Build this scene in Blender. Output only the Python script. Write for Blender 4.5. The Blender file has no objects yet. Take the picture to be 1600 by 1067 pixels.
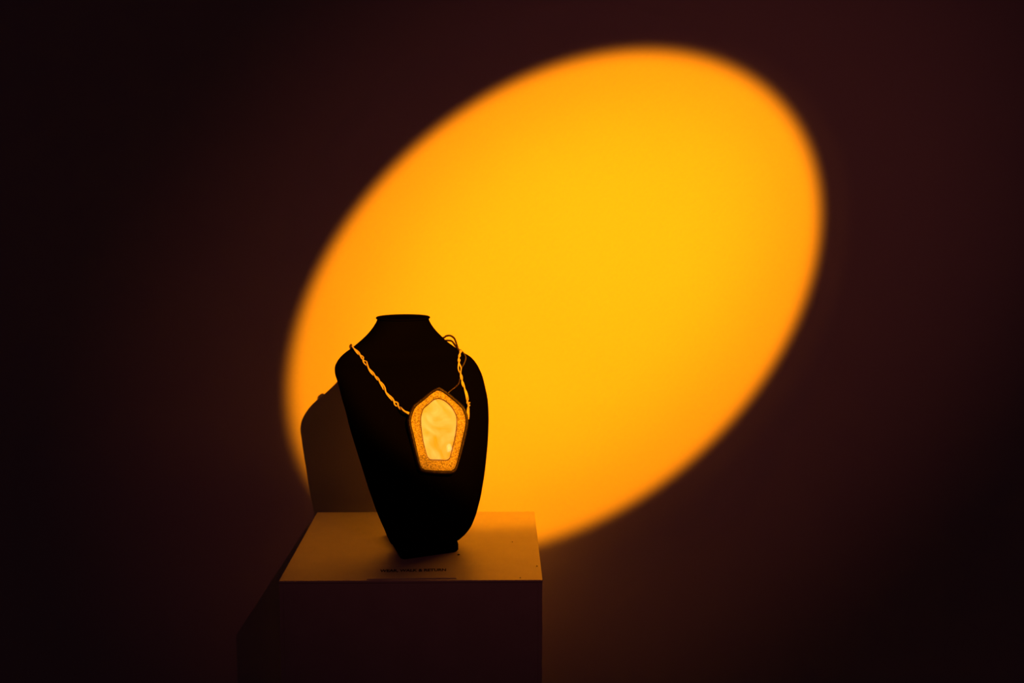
import bpy, bmesh, math, random
from mathutils import Vector, Matrix
from mathutils.bvhtree import BVHTree

random.seed(7)
scene = bpy.context.scene
col = scene.collection

# ------------------------------------------------------------------ camera
F_PX, CX, CY = 1923.0, 800.0, 533.5            # 1600 x 1067 frame
PLINTH_H = 1.0
CAM = Vector((0, 0, PLINTH_H + 0.50962))
PITCH = math.atan(231.5 / F_PX)
YAW = math.atan(25 / math.hypot(F_PX, 231.5))
FW = Matrix.Rotation(-YAW, 3, 'Z') @ Vector((0, math.cos(PITCH), -math.sin(PITCH)))
RT = Matrix.Rotation(-YAW, 3, 'Z') @ Vector((1, 0, 0))
UP = RT.cross(FW)
cam_d = bpy.data.cameras.new('camera')
cam = bpy.data.objects.new('camera', cam_d)
col.objects.link(cam)
cam_d.sensor_fit = 'HORIZONTAL'
cam_d.sensor_width = 36.0
cam_d.lens = 36.0 * F_PX / 1600.0
cam_d.clip_start = 0.02
m3 = Matrix((RT, UP, -FW)).transposed()
cam.matrix_world = Matrix.Translation(CAM) @ m3.to_4x4()
scene.camera = cam


def ray(px, py):
    return FW + RT * ((px - CX) / F_PX) + UP * ((CY - py) / F_PX)


def at_y(px, py, Y):
    r = ray(px, py)
    return CAM + r * (Y / r.y)


def at_z(px, py, Z=PLINTH_H):
    r = ray(px, py)
    return CAM + r * ((Z - CAM.z) / r.z)


def at_plane(px, py, p0, n):
    r = ray(px, py)
    return CAM + r * ((p0 - CAM).dot(n) / r.dot(n))


# ------------------------------------------------------------------ world, exposure
world = bpy.data.worlds.new('dark_room')
scene.world = world
world.use_nodes = True
bg = world.node_tree.nodes['Background']
bg.inputs['Color'].default_value = (1.0, 0.33, 0.50, 1)
bg.inputs['Strength'].default_value = 0.0078
vs = scene.view_settings
vs.view_transform = 'Standard'
vs.look = 'None'
vs.exposure = 0.0
vs.gamma = 1.0
vs.use_curve_mapping = False

# ------------------------------------------------------------------ the sunset projector lamp
# It stands in front of the wall, up and to the right of the camera; it throws an oval disc.
WALL_Y = 1.9387 + 0.08
LAMP = Vector((0.97, -1.98, CAM.z + 1.41))
OVAL_C = (0.0925, CAM.z - 0.1894)              # centre of the disc on the wall (x, z)
OVAL_A, OVAL_B = 0.5007, 0.3487                # half axes
OVAL_U = Vector((0.75533, 0, 0.65534))
OVAL_V = Vector((-0.65534, 0, 0.75533))


def cone_frame(A, B, cx, cz):
    """principal frame of the elliptical cone with its tip in the lamp and the oval on the wall"""
    import numpy as np
    c = np.array([cx, WALL_Y, cz]) - np.array(LAMP)
    u = np.array(OVAL_U); v = np.array(OVAL_V)
    N = np.array([[u[0] * A, v[0] * B, c[0]], [u[1] * A, v[1] * B, c[1]], [u[2] * A, v[2] * B, c[2]]])
    Ni = np.linalg.inv(N)
    Q = Ni.T @ np.diag([1, 1, -1.0]) @ Ni
    w, vec = np.linalg.eigh(Q)                  # one negative value: the axis
    ax = vec[:, 0]
    if ax @ c < 0:
        ax = -ax
    e1, e2 = vec[:, 1], vec[:, 2]
    t1, t2 = math.sqrt(-w[0] / w[1]), math.sqrt(-w[0] / w[2])
    z = -Vector(ax); x = Vector(e1); y = z.cross(x)
    return x, y, z, t1, t2


def oval_spot(name, power, color, blend, grow=1.0, shift=(0, 0), radius=0.012):
    x, y, z, t1, t2 = cone_frame(OVAL_A * grow, OVAL_B * grow, OVAL_C[0] + shift[0], OVAL_C[1] + shift[1])
    d = bpy.data.lights.new(name, 'SPOT')
    d.energy = power
    d.color = color
    d.spot_blend = blend
    d.shadow_soft_size = radius
    d.spot_size = 2 * math.atan(t2)
    o = bpy.data.objects.new(name, d)
    col.objects.link(o)
    M = Matrix((x, y, z)).transposed().to_4x4()
    o.matrix_world = Matrix.Translation(LAMP) @ M @ Matrix.Diagonal((t1 / t2, 1, 1, 1))
    return o


ORANGE = (1.0, 0.255, 0.0)
oval_spot('sunset_beam', 1340, ORANGE, 0.16, 1.02)
oval_spot('sunset_beam_core', 780, (1.0, 0.262, 0.0), 1.0, 1.0, (0.012, 0.014))
oval_spot('sunset_lens_fringe', 7, (1.0, 0.22, 0.01), 0.10, 1.09, (0.015, -0.012))
oval_spot('sunset_lens_spill', 20, (1.0, 0.17, 0.15), 1.0, 2.15, (0.05, -0.02))

# ------------------------------------------------------------------ materials


def mat(name, color, rough=0.8, spec=0.3, metal=0.0):
    m = bpy.data.materials.new(name)
    m.use_nodes = True
    b = m.node_tree.nodes['Principled BSDF']
    b.inputs['Base Color'].default_value = (*color, 1)
    b.inputs['Roughness'].default_value = rough
    b.inputs['Specular IOR Level'].default_value = spec
    b.inputs['Metallic'].default_value = metal
    return m, b


def noise_tools(m):
    nt = m.node_tree
    tc = nt.nodes.new('ShaderNodeTexCoord')
    return nt, tc


def add_bump(m, b, scale, strength, dist=0.001, detail=4):
    nt, tc = noise_tools(m)
    n = nt.nodes.new('ShaderNodeTexNoise')
    n.inputs['Scale'].default_value = scale
    n.inputs['Detail'].default_value = detail
    bp = nt.nodes.new('ShaderNodeBump')
    bp.inputs['Strength'].default_value = strength
    bp.inputs['Distance'].default_value = dist
    nt.links.new(tc.outputs['Object'], n.inputs['Vector'])
    nt.links.new(n.outputs['Fac'], bp.inputs['Height'])
    nt.links.new(bp.outputs['Normal'], b.inputs['Normal'])
    return n


def tint(m, b, scale, c0, c1, lo=0.35, hi=0.65, detail=4):
    nt, tc = noise_tools(m)
    n = nt.nodes.new('ShaderNodeTexNoise')
    n.inputs['Scale'].default_value = scale
    n.inputs['Detail'].default_value = detail
    r = nt.nodes.new('ShaderNodeValToRGB')
    r.color_ramp.elements[0].position = lo
    r.color_ramp.elements[1].position = hi
    r.color_ramp.elements[0].color = (*c0, 1)
    r.color_ramp.elements[1].color = (*c1, 1)
    nt.links.new(tc.outputs['Object'], n.inputs['Vector'])
    nt.links.new(n.outputs['Fac'], r.inputs['Fac'])
    nt.links.new(r.outputs['Color'], b.inputs['Base Color'])
    return r


M_wall, b = mat('wall_paint', (0.78, 0.78, 0.78), 0.9, 0.1)
tint(M_wall, b, 3.0, (0.765, 0.765, 0.765), (0.795, 0.795, 0.795))
add_bump(M_wall, b, 420, 0.08, 0.0006)
M_floor, b = mat('dark_floor', (0.02, 0.018, 0.018), 0.7, 0.2)
tint(M_floor, b, 6.0, (0.016, 0.015, 0.015), (0.026, 0.023, 0.022))
M_plinth, b = mat('plinth_paint', (0.67, 0.66, 0.65), 0.47, 0.8)
tint(M_plinth, b, 25.0, (0.65, 0.64, 0.63), (0.70, 0.69, 0.68))
add_bump(M_plinth, b, 260, 0.06, 0.0005)
M_velvet, b = mat('black_velvet', (0.0022, 0.0020, 0.0022), 1.0, 0.0)
add_bump(M_velvet, b, 900, 0.3, 0.0005)
M_cap, b = mat('dark_satin', (0.0022, 0.0016, 0.0015), 0.8, 0.0)
add_bump(M_cap, b, 300, 0.1, 0.0005)
M_wire, b = mat('tan_wire', (0.62, 0.60, 0.55), 0.45, 0.4)
tint(M_wire, b, 160, (0.70, 0.68, 0.62), (0.90, 0.88, 0.84))
M_dwire, b = mat('dark_wire', (0.08, 0.04, 0.02), 0.4, 0.5)  # darker tone for the back, loose and knot wires
tint(M_dwire, b, 260, (0.006, 0.003, 0.002), (0.09, 0.05, 0.03))
M_rim, b = mat('dark_rim', (0.05, 0.03, 0.02), 0.4, 0.5)
tint(M_rim, b, 420, (0.010, 0.006, 0.004), (0.10, 0.07, 0.05), 0.5, 0.8)
add_bump(M_rim, b, 700, 0.6, 0.001)

# glitter: small facets, each with its own brightness and tilt
M_glit, b = mat('gold_glitter', (0.6, 0.6, 0.55), 0.5, 0.4)
nt = M_glit.node_tree
tc = nt.nodes.new('ShaderNodeTexCoord')
vo = nt.nodes.new('ShaderNodeTexVoronoi')
vo.inputs['Scale'].default_value = 900
rp = nt.nodes.new('ShaderNodeValToRGB')
rp.color_ramp.elements[0].position = 0.1
rp.color_ramp.elements[0].color = (0.22, 0.22, 0.20, 1)
rp.color_ramp.elements[1].position = 0.9
rp.color_ramp.elements[1].color = (0.72, 0.72, 0.70, 1)
sp = nt.nodes.new('ShaderNodeSeparateColor')
bp = nt.nodes.new('ShaderNodeBump')
bp.inputs['Strength'].default_value = 0.5
bp.inputs['Distance'].default_value = 0.001
nt.links.new(tc.outputs['Object'], vo.inputs['Vector'])
nt.links.new(vo.outputs['Color'], sp.inputs['Color'])
nt.links.new(sp.outputs['Red'], rp.inputs['Fac'])
nt.links.new(rp.outputs['Color'], b.inputs['Base Color'])
nt.links.new(sp.outputs['Green'], bp.inputs['Height'])
nt.links.new(bp.outputs['Normal'], b.inputs['Normal'])

# the little pale panel of the pendant: cloudy resin with a highlight painted in by emission
M_panel, b = mat('pale_resin', (0.75, 0.74, 0.70), 0.45, 0.3)
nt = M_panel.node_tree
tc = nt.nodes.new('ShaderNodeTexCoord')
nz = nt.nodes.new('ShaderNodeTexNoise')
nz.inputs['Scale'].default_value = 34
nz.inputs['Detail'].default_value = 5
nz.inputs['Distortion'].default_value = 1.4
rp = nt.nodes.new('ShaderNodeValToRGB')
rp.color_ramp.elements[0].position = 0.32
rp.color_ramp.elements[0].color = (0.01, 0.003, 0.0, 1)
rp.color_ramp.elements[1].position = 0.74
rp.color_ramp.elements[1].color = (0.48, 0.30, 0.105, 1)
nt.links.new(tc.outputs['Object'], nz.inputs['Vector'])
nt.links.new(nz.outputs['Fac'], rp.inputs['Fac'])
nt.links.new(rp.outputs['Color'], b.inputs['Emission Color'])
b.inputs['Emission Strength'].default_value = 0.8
add_bump(M_panel, b, 70, 0.25, 0.002)
M_highlight, b = mat('painted_highlight', (0.8, 0.78, 0.7), 0.3, 0.5)  # emission paints in the pale highlight on the pendant panel
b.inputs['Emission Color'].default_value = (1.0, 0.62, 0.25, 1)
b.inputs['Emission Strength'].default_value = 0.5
M_card, b = mat('card_stock', (0.70, 0.69, 0.67), 0.47, 0.8)
tint(M_card, b, 60, (0.70, 0.69, 0.67), (0.73, 0.72, 0.70))
M_ink, b = mat('black_ink', (0.012, 0.011, 0.011), 0.8, 0.1)
M_crumb, b = mat('dark_crumb', (0.06, 0.035, 0.02), 0.9, 0.1)
tint(M_crumb, b, 900, (0.04, 0.025, 0.015), (0.09, 0.06, 0.04))

# ------------------------------------------------------------------ helpers


def link_mesh(name, me, material, parent=None, smooth=False):
    o = bpy.data.objects.new(name, me)
    col.objects.link(o)
    if material:
        me.materials.append(material)
    if smooth:
        for p in me.polygons:
            p.use_smooth = True
    if parent:
        o.parent = parent
        o.matrix_parent_inverse = parent.matrix_world.inverted()
    return o


def from_bm(name, bm, material, parent=None, smooth=False):
    bmesh.ops.recalc_face_normals(bm, faces=bm.faces)
    me = bpy.data.meshes.new(name)
    bm.to_mesh(me)
    bm.free()
    return link_mesh(name, me, material, parent, smooth)


def box(name, lo, hi, material, parent=None, bevel=0.0, seg=2):
    bm = bmesh.new()
    bmesh.ops.create_cube(bm, size=1)
    for v in bm.verts:
        v.co = Vector([(lo[i] + hi[i]) / 2 + v.co[i] * (hi[i] - lo[i]) for i in range(3)])
    if bevel:
        bmesh.ops.bevel(bm, geom=list(bm.edges), offset=bevel, segments=seg, affect='EDGES', profile=0.5)
    return from_bm(name, bm, material, parent)


def empty(name, loc):
    o = bpy.data.objects.new(name, None)
    col.objects.link(o)
    o.location = loc
    o.empty_display_size = 0.05
    o.matrix_world = Matrix.Translation(loc)
    return o


def tag(o, label, cat, group=None):
    o['label'] = label
    o['category'] = cat
    if group:
        o['group'] = group


def catmull(pts, n=12):
    P = [Vector(p) for p in pts]
    P = [P[0] * 2 - P[1]] + P + [P[-1] * 2 - P[-2]]
    out = []
    for i in range(1, len(P) - 2):
        a, b_, c, d = P[i - 1], P[i], P[i + 1], P[i + 2]
        for k in range(n):
            t = k / n
            out.append(0.5 * ((2 * b_) + (c - a) * t + (2 * a - 5 * b_ + 4 * c - d) * t * t + (3 * b_ - a - 3 * c + d) * t ** 3))
    out.append(P[-2])
    return out


def tube(name, pts, rad, material, parent, sides=8):
    bm = bmesh.new()
    rings = []
    nrm = None
    for i, p in enumerate(pts):
        t = (pts[min(i + 1, len(pts) - 1)] - pts[max(i - 1, 0)]).normalized()
        if nrm is None:
            nrm = t.orthogonal().normalized()
        nrm = (nrm - t * nrm.dot(t)).normalized()
        bi = t.cross(nrm)
        r = rad(i / (len(pts) - 1)) if callable(rad) else rad
        rings.append([bm.verts.new(p + (nrm * math.cos(a) + bi * math.sin(a)) * r) for a in [2 * math.pi * k / sides for k in range(sides)]])
    for a, b_ in zip(rings, rings[1:]):
        for k in range(sides):
            bm.faces.new((a[k], a[(k + 1) % sides], b_[(k + 1) % sides], b_[k]))
    bm.faces.new(rings[0][::-1])
    bm.faces.new(rings[-1])
    return from_bm(name, bm, material, parent, True)


# ------------------------------------------------------------------ the room
w = box('wall_back', (-3.2, WALL_Y, 0), (3.2, WALL_Y + 0.12, 3.0), M_wall)
w['kind'] = 'structure'
w['label'] = 'plain pale wall with the oval orange light on it'
fl = box('floor', (-3.2, -3.0, -0.1), (3.2, WALL_Y + 0.12, 0), M_floor)
fl['kind'] = 'structure'

# ------------------------------------------------------------------ plinth
PX0, PX1, PY0, PY1 = -0.2888, 0.0613, 1.5835, 1.9387
pl = empty('plinth', ((PX0 + PX1) / 2, (PY0 + PY1) / 2, 0))
tag(pl, 'white square gallery plinth carrying the black bust, close to the wall', 'plinth')
TH = 0.006
e = 0.0001
box('top_panel', (PX0, PY0, PLINTH_H - 0.004), (PX1, PY1, PLINTH_H), M_plinth, pl, 0.0012)
box('front_panel', (PX0 + TH + e, PY0 + 0.0004, 0.0), (PX1 - TH - e, PY0 + TH, PLINTH_H - 0.0041), M_plinth, pl, 0.0002)
box('side_panel', (PX0 + 0.0005, PY0 + 0.0004, 0.0), (PX0 + TH, PY1 - 0.0008, PLINTH_H - 0.0041), M_plinth, pl, 0.0002)
box('side_panel', (PX1 - TH, PY0 + 0.0004, 0.0), (PX1 - 0.0005, PY1 - 0.0008, PLINTH_H - 0.0041), M_plinth, pl, 0.0002)
box('back_panel', (PX0 + TH + e, PY1 - TH, 0.0), (PX1 - TH - e, PY1 - 0.0008, PLINTH_H - 0.0041), M_plinth, pl, 0.0002)

# ------------------------------------------------------------------ jewellery bust
TH_B = math.radians(35)
AX = Vector((-0.131, 1.775, PLINTH_H))
EW = Vector((math.cos(TH_B), math.sin(TH_B), 0))
EF = Vector((math.sin(TH_B), -math.cos(TH_B), 0))
# z, half width, centre forward, front bulge, back bulge, belly shift
SEC = [(0.0144, 0.0542, 0.0505, 0.043, 0.0345, -0.0016), (0.015, 0.0552, 0.0505, 0.044, 0.035, -0.0016), (0.02, 0.0594, 0.054, 0.0453, 0.0347, -0.002), (0.026, 0.0633, 0.0566, 0.0469, 0.0343, -0.0027),
       (0.032, 0.0668, 0.0583, 0.0485, 0.0339, -0.0034), (0.04, 0.0701, 0.0591, 0.0504, 0.0336, -0.0048), (0.05, 0.0743, 0.059, 0.0528, 0.0332, -0.0069), (0.06, 0.0778, 0.0581, 0.0552, 0.0328, -0.0095),
       (0.075, 0.0825, 0.0569, 0.0588, 0.0322, -0.0144), (0.09, 0.0862, 0.0557, 0.0609, 0.032, -0.0198), (0.11, 0.0912, 0.0541, 0.0626, 0.032, -0.0264), (0.13, 0.0958, 0.0516, 0.0643, 0.032, -0.0298),
       (0.15, 0.1008, 0.048, 0.066, 0.032, -0.0287), (0.17, 0.106, 0.0435, 0.0653, 0.0327, -0.0234), (0.19, 0.1108, 0.0379, 0.0647, 0.0333, -0.0162), (0.21, 0.1139, 0.0315, 0.064, 0.034, -0.0095),
       (0.225, 0.1156, 0.0243, 0.0606, 0.0348, -0.0057), (0.24, 0.1165, 0.0169, 0.0572, 0.0355, -0.0032), (0.25, 0.1161, 0.0099, 0.055, 0.036, -0.002), (0.258, 0.1154, 0.0028, 0.0521, 0.036, -0.0014),
       (0.266, 0.1116, -0.0051, 0.0492, 0.036, -0.0009), (0.272, 0.1043, -0.0127, 0.0471, 0.036, -0.0007), (0.278, 0.096, -0.0172, 0.0453, 0.036, -0.0005), (0.284, 0.087, -0.0178, 0.0438, 0.036, -0.0003),
       (0.29, 0.0774, -0.0157, 0.0424, 0.036, -0.0002), (0.297, 0.0678, -0.0131, 0.0407, 0.036, -0.0001), (0.304, 0.0589, -0.0111, 0.0395, 0.036, -0.0001), (0.311, 0.0509, -0.0097, 0.0386, 0.036, -0.0001),
       (0.318, 0.0443, -0.0088, 0.0378, 0.036, -0.0), (0.325, 0.0391, -0.008, 0.0369, 0.036, -0.0), (0.3285, 0.0378, -0.0075, 0.0365, 0.036, -0.0)]
bust = empty('necklace_bust', (AX.x, AX.y, PLINTH_H))
tag(bust, 'black velvet jewellery bust standing on the plinth, turned aside', 'jewellery bust')


def bust_pt(a, b_, z):
    return AX + EW * a + EF * b_ + Vector((0, 0, z))


def section_ring(bm, s, n=64):
    z, w_, b0, p, r, dy = s
    out = []
    for k in range(n):
        t = 2 * math.pi * k / n
        out.append(bm.verts.new(bust_pt(w_ * math.cos(t), b0 + math.sin(t) * (p if math.sin(t) > 0 else r), z) + Vector((0, dy, 0))))
    return out


def loft(bm, rings, cap=True):
    n = len(rings[0])
    for a, b_ in zip(rings, rings[1:]):
        for k in range(n):
            bm.faces.new((a[k], a[(k + 1) % n], b_[(k + 1) % n], b_[k]))
    if cap:
        bm.faces.new(rings[0][::-1])
        bm.faces.new(rings[-1])


# resample the sections with a spline so the surface is smooth
fine = [SEC[0]]
for i in range(1, len(SEC) - 1):
    q0, q1, q2, q3 = SEC[i - 1], SEC[i], SEC[i + 1], SEC[min(i + 2, len(SEC) - 1)]
    for k in range(3):
        t = k / 3
        fine.append(tuple(0.5 * (2 * q1[j] + (q2[j] - q0[j]) * t + (2 * q0[j] - 5 * q1[j] + 4 * q2[j] - q3[j]) * t * t + (3 * q1[j] - q0[j] - 3 * q2[j] + q3[j]) * t ** 3) if i > 1 else q1[j] + (q2[j] - q1[j]) * t for j in range(6)))
fine.append(SEC[-1])
bm = bmesh.new()
loft(bm, [section_ring(bm, s) for s in fine])
bmesh.ops.recalc_face_normals(bm, faces=bm.faces)
bvh = BVHTree.FromBMesh(bm)
torso = from_bm('torso', bm, M_velvet, bust, True)

# neck cap with a rounded rim
bm = bmesh.new()
prof = [(0.0340, .3284), (0.0374, .3287), (0.0386, .3294), (0.0390, .3303), (0.0386, .3312), (0.0376, .3318), (0.0350, .3320), (0.0340, .3316)]
rings = []
for rr, zz in prof:
    rings.append([bm.verts.new(bust_pt(rr * 1.02 * math.cos(2 * math.pi * k / 48), SEC[-1][2] + rr * .98 * math.sin(2 * math.pi * k / 48), zz)) for k in range(48)])
loft(bm, rings)
from_bm('neck_cap', bm, M_cap, bust, True)

# foot slab, its corners read off the plinth top
FLc, FRc, BLc = at_z(627, 875.5), at_z(718, 862), at_z(603, 835)
BRc = FRc + (BLc - FLc) * 0.92
corners = [FLc, FRc, BRc, BLc]
bm = bmesh.new()
cen = sum(corners, Vector()) / 4


def rounded(poly, rad, seg=6):
    out = []
    n = len(poly)
    for i in range(n):
        p, a, c = poly[i], poly[i - 1], poly[(i + 1) % n]
        s, t = p + (a - p).normalized() * rad, p + (c - p).normalized() * rad
        for k in range(seg + 1):
            u = k / seg
            out.append(s * (1 - u) ** 2 + p * 2 * u * (1 - u) + t * u * u)
    return out


rings = []
for ins, zz in ((0.0015, 0.0), (0, 0.002), (0, 0.010), (0.0012, 0.0135), (0.004, 0.0155)):
    sc = 1 - ins / 0.05
    rings.append([bm.verts.new(cen + (p - cen) * sc + Vector((0, 0, zz))) for p in rounded(corners, 0.010)])
loft(bm, rings)
from_bm('base', bm, M_velvet, bust, True)

# ------------------------------------------------------------------ necklace


def on_bust(px, py, off=0.0025, Y=None):
    r = ray(px, py).normalized()
    hit, nrm, _, _ = bvh.ray_cast(CAM, r)
    if hit is None:
        return at_y(px, py, Y)
    if nrm.dot(r) > 0:
        nrm = -nrm
    return hit + nrm * off


def keep_out(pts, clear):
    """lift wire points off the bust where they would sink into it"""
    for _ in range(3):
        res = []
        for p in pts:
            co, n, _i, d = bvh.find_nearest(p)
            side = (p - co).dot(n)
            if side < clear:
                p = co + n * clear
            res.append(p)
        pts = res
    return pts


# plane of the pendant: it lies against the chest
OUT_PX = [(687, 604.5), (704, 615.5), (725, 634), (731, 647), (732.5, 660), (729, 680), (722, 708), (714.5, 733), (708, 739), (686, 739.5), (663, 737.5), (656, 731), (648, 701), (641, 672),
          (638.5, 657), (641, 645), (647, 632), (662, 620), (675.5, 609.5)]
hits = []
for px, py in OUT_PX + [(686, 670)]:
    h, n, _, _ = bvh.ray_cast(CAM, ray(px, py).normalized())
    hits.append((h, n))
pn = Vector()
for h, n in hits:
    pn += n if n.dot(FW) < 0 else -n
pn.normalize()
pn = (pn * 0.75 - FW * 0.25).normalized()
pc = hits[-1][0].copy()
lift = max((h - pc).dot(pn) for h, n in hits)
for ky in range(0, 17):
    for kx in range(0, 13):
        px, py = 642 + kx * 7.4, 608 + ky * 8
        h, n, _, _ = bvh.ray_cast(CAM, ray(px, py).normalized())
        if h and abs(px - 686) < 46 - max(0, 640 - py) * .9 - max(0, py - 660) * .22:
            lift = max(lift, (h - pc).dot(pn))
PLANE0 = pc + pn * (lift + 0.0012)               # the back of the pendant
THK = 0.011
FRONT = PLANE0 + pn * THK

neck = empty('pendant_necklace', PLANE0)
tag(neck, 'necklace of twisted pale wire with a coffin-shaped glowing pendant on the bust', 'necklace')


def ring_pts(px_list, p0, rad_px=None):
    return [at_plane(x, y, p0, pn) for x, y in px_list]


def smooth_px(px, k=3):
    out = []
    n = len(px)
    for i in range(n):
        p0, p1, p2, p3 = px[i - 1], px[i], px[(i + 1) % n], px[(i + 2) % n]
        for j in range(k):
            t = j / k
            out.append(tuple(0.5 * (2 * p1[c] + (p2[c] - p0[c]) * t * .6 + (2 * (p2[c] - p1[c]) * 3 - (2 * (p2[c] - p0[c]) + (p3[c] - p1[c])) * .6) * t * t
                       + ((p2[c] - p0[c]) * .6 + (p3[c] - p1[c]) * .6 - 4 * (p2[c] - p1[c])) * t ** 3) for c in range(2)))
    return out


def scale_pts(pts, d):
    """inset a star-shaped outline by d metres towards its middle"""
    c = sum(pts, Vector()) / len(pts)
    return [p - (p - c).normalized() * d for p in pts]


out_f = ring_pts(smooth_px(OUT_PX), FRONT)
pend = empty('pendant', PLANE0)
pend.parent = neck
pend.matrix_parent_inverse = neck.matrix_world.inverted()
pend['label'] = 'coffin-shaped pendant with glitter border and pale panel with painted-in highlight'


def loft_loops(bm, loops, close_first=False, close_last=False):
    R = [[bm.verts.new(p) for p in lp] for lp in loops]
    n = len(R[0])
    for a, b_ in zip(R, R[1:]):
        for k in range(n):
            bm.faces.new((a[k], a[(k + 1) % n], b_[(k + 1) % n], b_[k]))
    if close_first:
        bm.faces.new(R[0][::-1])
    if close_last:
        bm.faces.new(R[-1])
    return R


def off(pts, h):
    return [p + pn * h for p in pts]


bm = bmesh.new()
jag = [random.uniform(-.0004, .0004) for _ in out_f]
loft_loops(bm, [off(scale_pts(out_f, .0015), -THK), off(out_f, -THK + .002), off(out_f, -.0015),
                [p + pn * j for p, j in zip(scale_pts(out_f, .0008), jag)], [p + pn * (j + .0002) for p, j in zip(scale_pts(out_f, .0022), jag)],
                off(scale_pts(out_f, .0036), -.0006), off(scale_pts(out_f, .0044), -.003)], True, True)
from_bm('dark_rim', bm, M_rim, pend, True)

INN_PX = [(687.5, 621.3), (679, 623), (670, 630.5), (662, 637.5), (658, 652.5), (659.6, 674.5), (665.5, 703), (671, 717.5), (686, 718.5), (702.7, 718.3), (707.7, 701.5), (714, 675), (715.3, 651), (708, 636), (697, 625.5)]
inn = ring_pts(smooth_px(INN_PX), FRONT)


def resample(pts, n, start_dir):
    """n points by angle around the middle"""
    c = sum(pts, Vector()) / len(pts)
    x = start_dir
    y = pn.cross(x)
    ang = sorted([(math.atan2((p - c).dot(y), (p - c).dot(x)) % (2 * math.pi), (p - c).length) for p in pts])
    res = []
    for k in range(n):
        a = 2 * math.pi * k / n
        for i in range(len(ang)):
            a0, r0 = ang[i - 1]
            a1, r1 = ang[i]
            if i == 0:
                a0 -= 2 * math.pi
            if a0 <= a <= a1 or (i == 0 and a0 <= a - 2 * math.pi <= a1):
                aa = a if a0 <= a <= a1 else a - 2 * math.pi
                t = (aa - a0) / max(a1 - a0, 1e-6)
                rr = r0 + (r1 - r0) * t
                res.append(c + (x * math.cos(a) + y * math.sin(a)) * rr)
                break
    return res


UPD = (UP - pn * UP.dot(pn)).normalized()
NR = 72
ring_out = resample(scale_pts(out_f, .0040), NR, UPD)
ring_in = resample(inn, NR, UPD)
bm = bmesh.new()
mids = []
for t in (0, .06, .2, .4, .6, .8, .94, 1):
    hgt = -.0022 + .0012 * math.sin(math.pi * t) ** .5 if 0 < t < 1 else -.0024
    mids.append([a.lerp(b_, t) + pn * (hgt + random.uniform(-.00012, .00012)) for a, b_ in zip(ring_out, ring_in)])
mids.append(off(ring_in, -.0050))
loft_loops(bm, mids)
from_bm('glitter_border', bm, M_glit, pend, True)

bm = bmesh.new()
pin = resample(scale_pts(inn, .0010), NR, UPD)
ci = sum(pin, Vector()) / NR
loops = [off(pin, -.0050), off(pin, -.0030)]
for t in (.06, .2, .4, .6, .8, .95):
    loops.append([p.lerp(ci, t) + pn * (-.0030 + .0010 * (1 - (1 - min(1, t * 1.6)) ** 2)) for p in pin])
loft_loops(bm, loops, False, True)
panel = from_bm('pale_panel', bm, M_panel, pend, True)

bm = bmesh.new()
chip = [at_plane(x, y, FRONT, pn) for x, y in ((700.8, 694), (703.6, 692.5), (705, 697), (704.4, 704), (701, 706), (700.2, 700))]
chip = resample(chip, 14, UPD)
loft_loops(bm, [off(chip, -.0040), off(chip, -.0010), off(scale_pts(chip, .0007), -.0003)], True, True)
from_bm('highlight_chip', bm, M_highlight, panel, True)  # added glowing chip, stands in for a highlight on the panel


# twisted wire: two strands wound round each other, opening here and there into small eyelets
def twisted(path, period, amp, rad, seed, open_at=()):
    rnd = random.Random(seed)
    pts = catmull(path, 14)
    L = [0]
    for a, b_ in zip(pts, pts[1:]):
        L.append(L[-1] + (b_ - a).length)
    nrm = None
    s1, s2 = [], []
    ph = rnd.uniform(0, 6)
    for i, p in enumerate(pts):
        t = (pts[min(i + 1, len(pts) - 1)] - pts[max(i - 1, 0)]).normalized()
        if nrm is None:
            nrm = t.orthogonal().normalized()
        nrm = (nrm - t * nrm.dot(t)).normalized()
        bi = t.cross(nrm)
        u = L[i] / L[-1]
        k = amp
        for o_, wd, gain in open_at:
            k += gain * math.exp(-((u - o_) / wd) ** 2)
        a = ph + 2 * math.pi * L[i] / period + 0.7 * math.sin(L[i] * 130 + seed)
        d = (nrm * math.cos(a) + bi * math.sin(a)) * k
        wob = nrm * (.0005 * math.sin(L[i] * 110 + seed)) + bi * (.0005 * math.cos(L[i] * 90))
        s1.append(p + d + wob)
        s2.append(p - d + wob)
    for s, sd in ((s1, 1), (s2, 2)):
        f1, f2 = rnd.uniform(20, 40), rnd.uniform(0, 6)
        tube('wire_strand', keep_out(s, rad * 1.3 + .0004), lambda u: rad * (1 + .15 * math.sin(u * f1 + f2)), M_wire, neck, 8)


left_px = [(550.5, 542), (556, 549), (564.5, 558.5), (571, 571), (578, 582.5), (588, 592.5), (596, 603), (603.5, 617), (613, 627), (622, 637)]
left = [on_bust(x, y, .0042, 1.735) for x, y in left_px]
side_l = at_plane(630, 641.5, PLANE0 + pn * .004, pn)
end_l = at_plane(638.5, 646.5, PLANE0 + pn * .0045, pn)


def back_pt(a, z, gap=.003):
    """a point resting on the back of the bust"""
    h, n, _, _ = bvh.ray_cast(bust_pt(a, -.3, z), EF)
    return h - EF * gap


knot = at_y(548.5, 540.5, left[0].y + .010)
twisted(left + [side_l, end_l], .032, .0011, .00110, 3, ((.22, .04, .0013), (.62, .035, .0015), (.78, .03, .0012)))

right_px = [(717.5, 551), (715.5, 563), (716, 576), (717.5, 590), (720, 602), (725, 614), (728.5, 628)]
right = [on_bust(x, y, .0045, 1.80) for x, y in right_px]
end_r = [at_plane(731.5, 641, PLANE0 + pn * .006, pn), at_plane(732.5, 655, PLANE0 + pn * .004, pn)]
yb = right[0].y
twisted(right + end_r, .034, .0010, .00110, 8, ((.34, .05, .0012), (.72, .05, .0009)))

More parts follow.
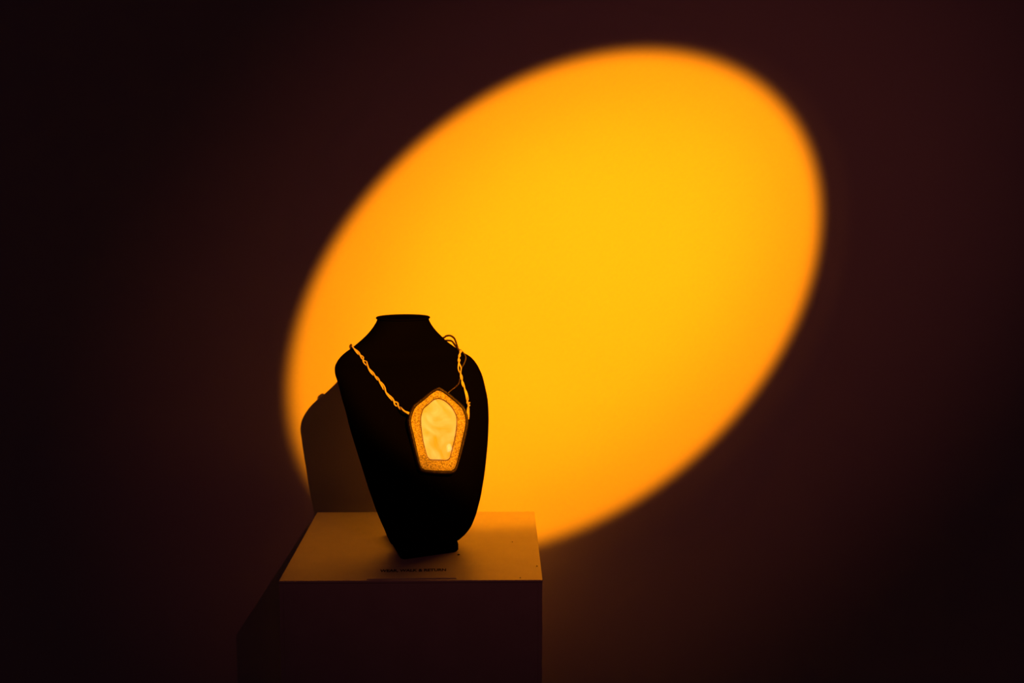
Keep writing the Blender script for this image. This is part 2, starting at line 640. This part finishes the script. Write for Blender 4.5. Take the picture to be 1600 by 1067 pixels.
# darker wire: round the back of the neck, over both shoulders
round_back = [back_pt(-.056, .279), back_pt(-.04, .281), back_pt(-.015, .283), back_pt(.02, .283), back_pt(.045, .284)]
for dz, arc in ((0, [(690, 528.5, .050), (697, 525, .040), (704, 524.5, .030), (710, 529, .020), (713.5, 538, .010), (716.5, 549, .002)]),
                (.003, [(694, 532.5, .046), (700, 532, .036), (706, 533, .026), (711, 539.5, .014), (715, 547, .006), (718, 553, .001)])):
    pth = [knot + Vector((0, 0, dz * .6))] + [p + Vector((0, 0, -dz)) for p in round_back] + [at_y(x, y, yb + d) for x, y, d in arc]
    tube('back_wire', keep_out(catmull(pth, 14), .0023), .0015, M_dwire, neck)

# loose wire ends
loose = [on_bust(717.5, 549, .003, yb), on_bust(722.5, 556, .0045, yb), on_bust(725, 563, .005, yb), on_bust(722.5, 572, .004, yb), on_bust(717.5, 579.5, .003, yb)]
tube('loose_wire', keep_out(catmull(loose, 8), .0016), .0010, M_dwire, neck)
loose = [on_bust(716.5, 594, .003), on_bust(714, 602, .0045), on_bust(709, 607.5, .0045), on_bust(703, 612, .004), at_plane(699, 615, FRONT, pn)]
tube('loose_wire', keep_out(catmull(loose, 8), .0016), .0010, M_dwire, neck)
# knot that sits on the shoulder
kn = [knot + EW * (.0022 * math.cos(a)) + Vector((0, 0, .0022 * math.sin(a) - .0005 * a)) + EF * (.0010 * a - .003) for a in [k * .5 for k in range(18)]]
tube('shoulder_knot', keep_out(kn, .0014), .0009, M_dwire, neck)

# ------------------------------------------------------------------ title card
cz = PLINTH_H
c4 = [at_z(573.2, 905.8, cz), at_z(712.8, 904, cz), at_z(713, 881.2, cz), at_z(577, 884, cz)]
c4[0] = Vector((max(c4[0].x, PX0 + .002), max(c4[0].y, PY0 + .002), cz))
c4[1] = Vector((c4[1].x, max(c4[1].y, PY0 + .002), cz))
bm = bmesh.new()
lo = [bm.verts.new(p) for p in c4]
hi = [bm.verts.new(p + Vector((0, 0, .0013))) for p in c4]
bm.faces.new(lo[::-1])
bm.faces.new(hi)
for k in range(4):
    bm.faces.new((lo[k], lo[(k + 1) % 4], hi[(k + 1) % 4], hi[k]))
card = from_bm('title_card', bm, M_card)
tag(card, 'small white title card with black capitals lying at the plinth edge', 'card')

cu = bpy.data.curves.new('lettering', 'FONT')
cu.body = 'WEAR, WALK & RETURN'
cu.size = 1.0
cu.offset = 0.036
cu.extrude = 0.0
tmp = bpy.data.objects.new('lettering_source', cu)
col.objects.link(tmp)
bpy.context.view_layer.update()
me = bpy.data.meshes.new_from_object(tmp.evaluated_get(bpy.context.evaluated_depsgraph_get()))
bpy.data.objects.remove(tmp)
xs = [v.co.x for v in me.vertices]
ys = [v.co.y for v in me.vertices]
x0, x1, yb0 = min(xs), max(xs), 0.0
pL, pR = at_z(593.5, 895.3, cz), at_z(697, 893.6, cz)
tdir = (pR - pL)
tup = Vector((-tdir.y, tdir.x, 0)).normalized()
CAP = 0.0108
for v in me.vertices:
    u = (v.co.x - x0) / (x1 - x0)
    p = pL + tdir * u + tup * (v.co.y / 0.69 * CAP)
    v.co = Vector((p.x, p.y, cz + .0015))
link_mesh('lettering', me, M_ink, card)

# ------------------------------------------------------------------ crumbs on the plinth
spots = [((716.5, 867.5), .0019, 'largest dark crumb beside the corner of the bust foot'),
         ((839, 885), .0012, 'tiny dark crumb near the plinth edge'),
         ((800.5, 847), .0009, 'tiny dark crumb near the lit corner of the plinth'),
         ((813, 903), .0009, 'tiny dark crumb at the front edge of the plinth')]
for (px, py), r, lab in spots:
    bm = bmesh.new()
    bmesh.ops.create_icosphere(bm, subdivisions=2, radius=r)
    for v in bm.verts:
        v.co *= random.uniform(.7, 1.15)
        v.co.z *= .55
    lowz = min(v.co.z for v in bm.verts)
    p = at_z(px, py)
    for v in bm.verts:
        v.co += Vector((p.x, p.y, PLINTH_H - lowz))
    o = from_bm('crumb', bm, M_crumb)
    tag(o, lab, 'crumb', 'crumbs on the plinth top')
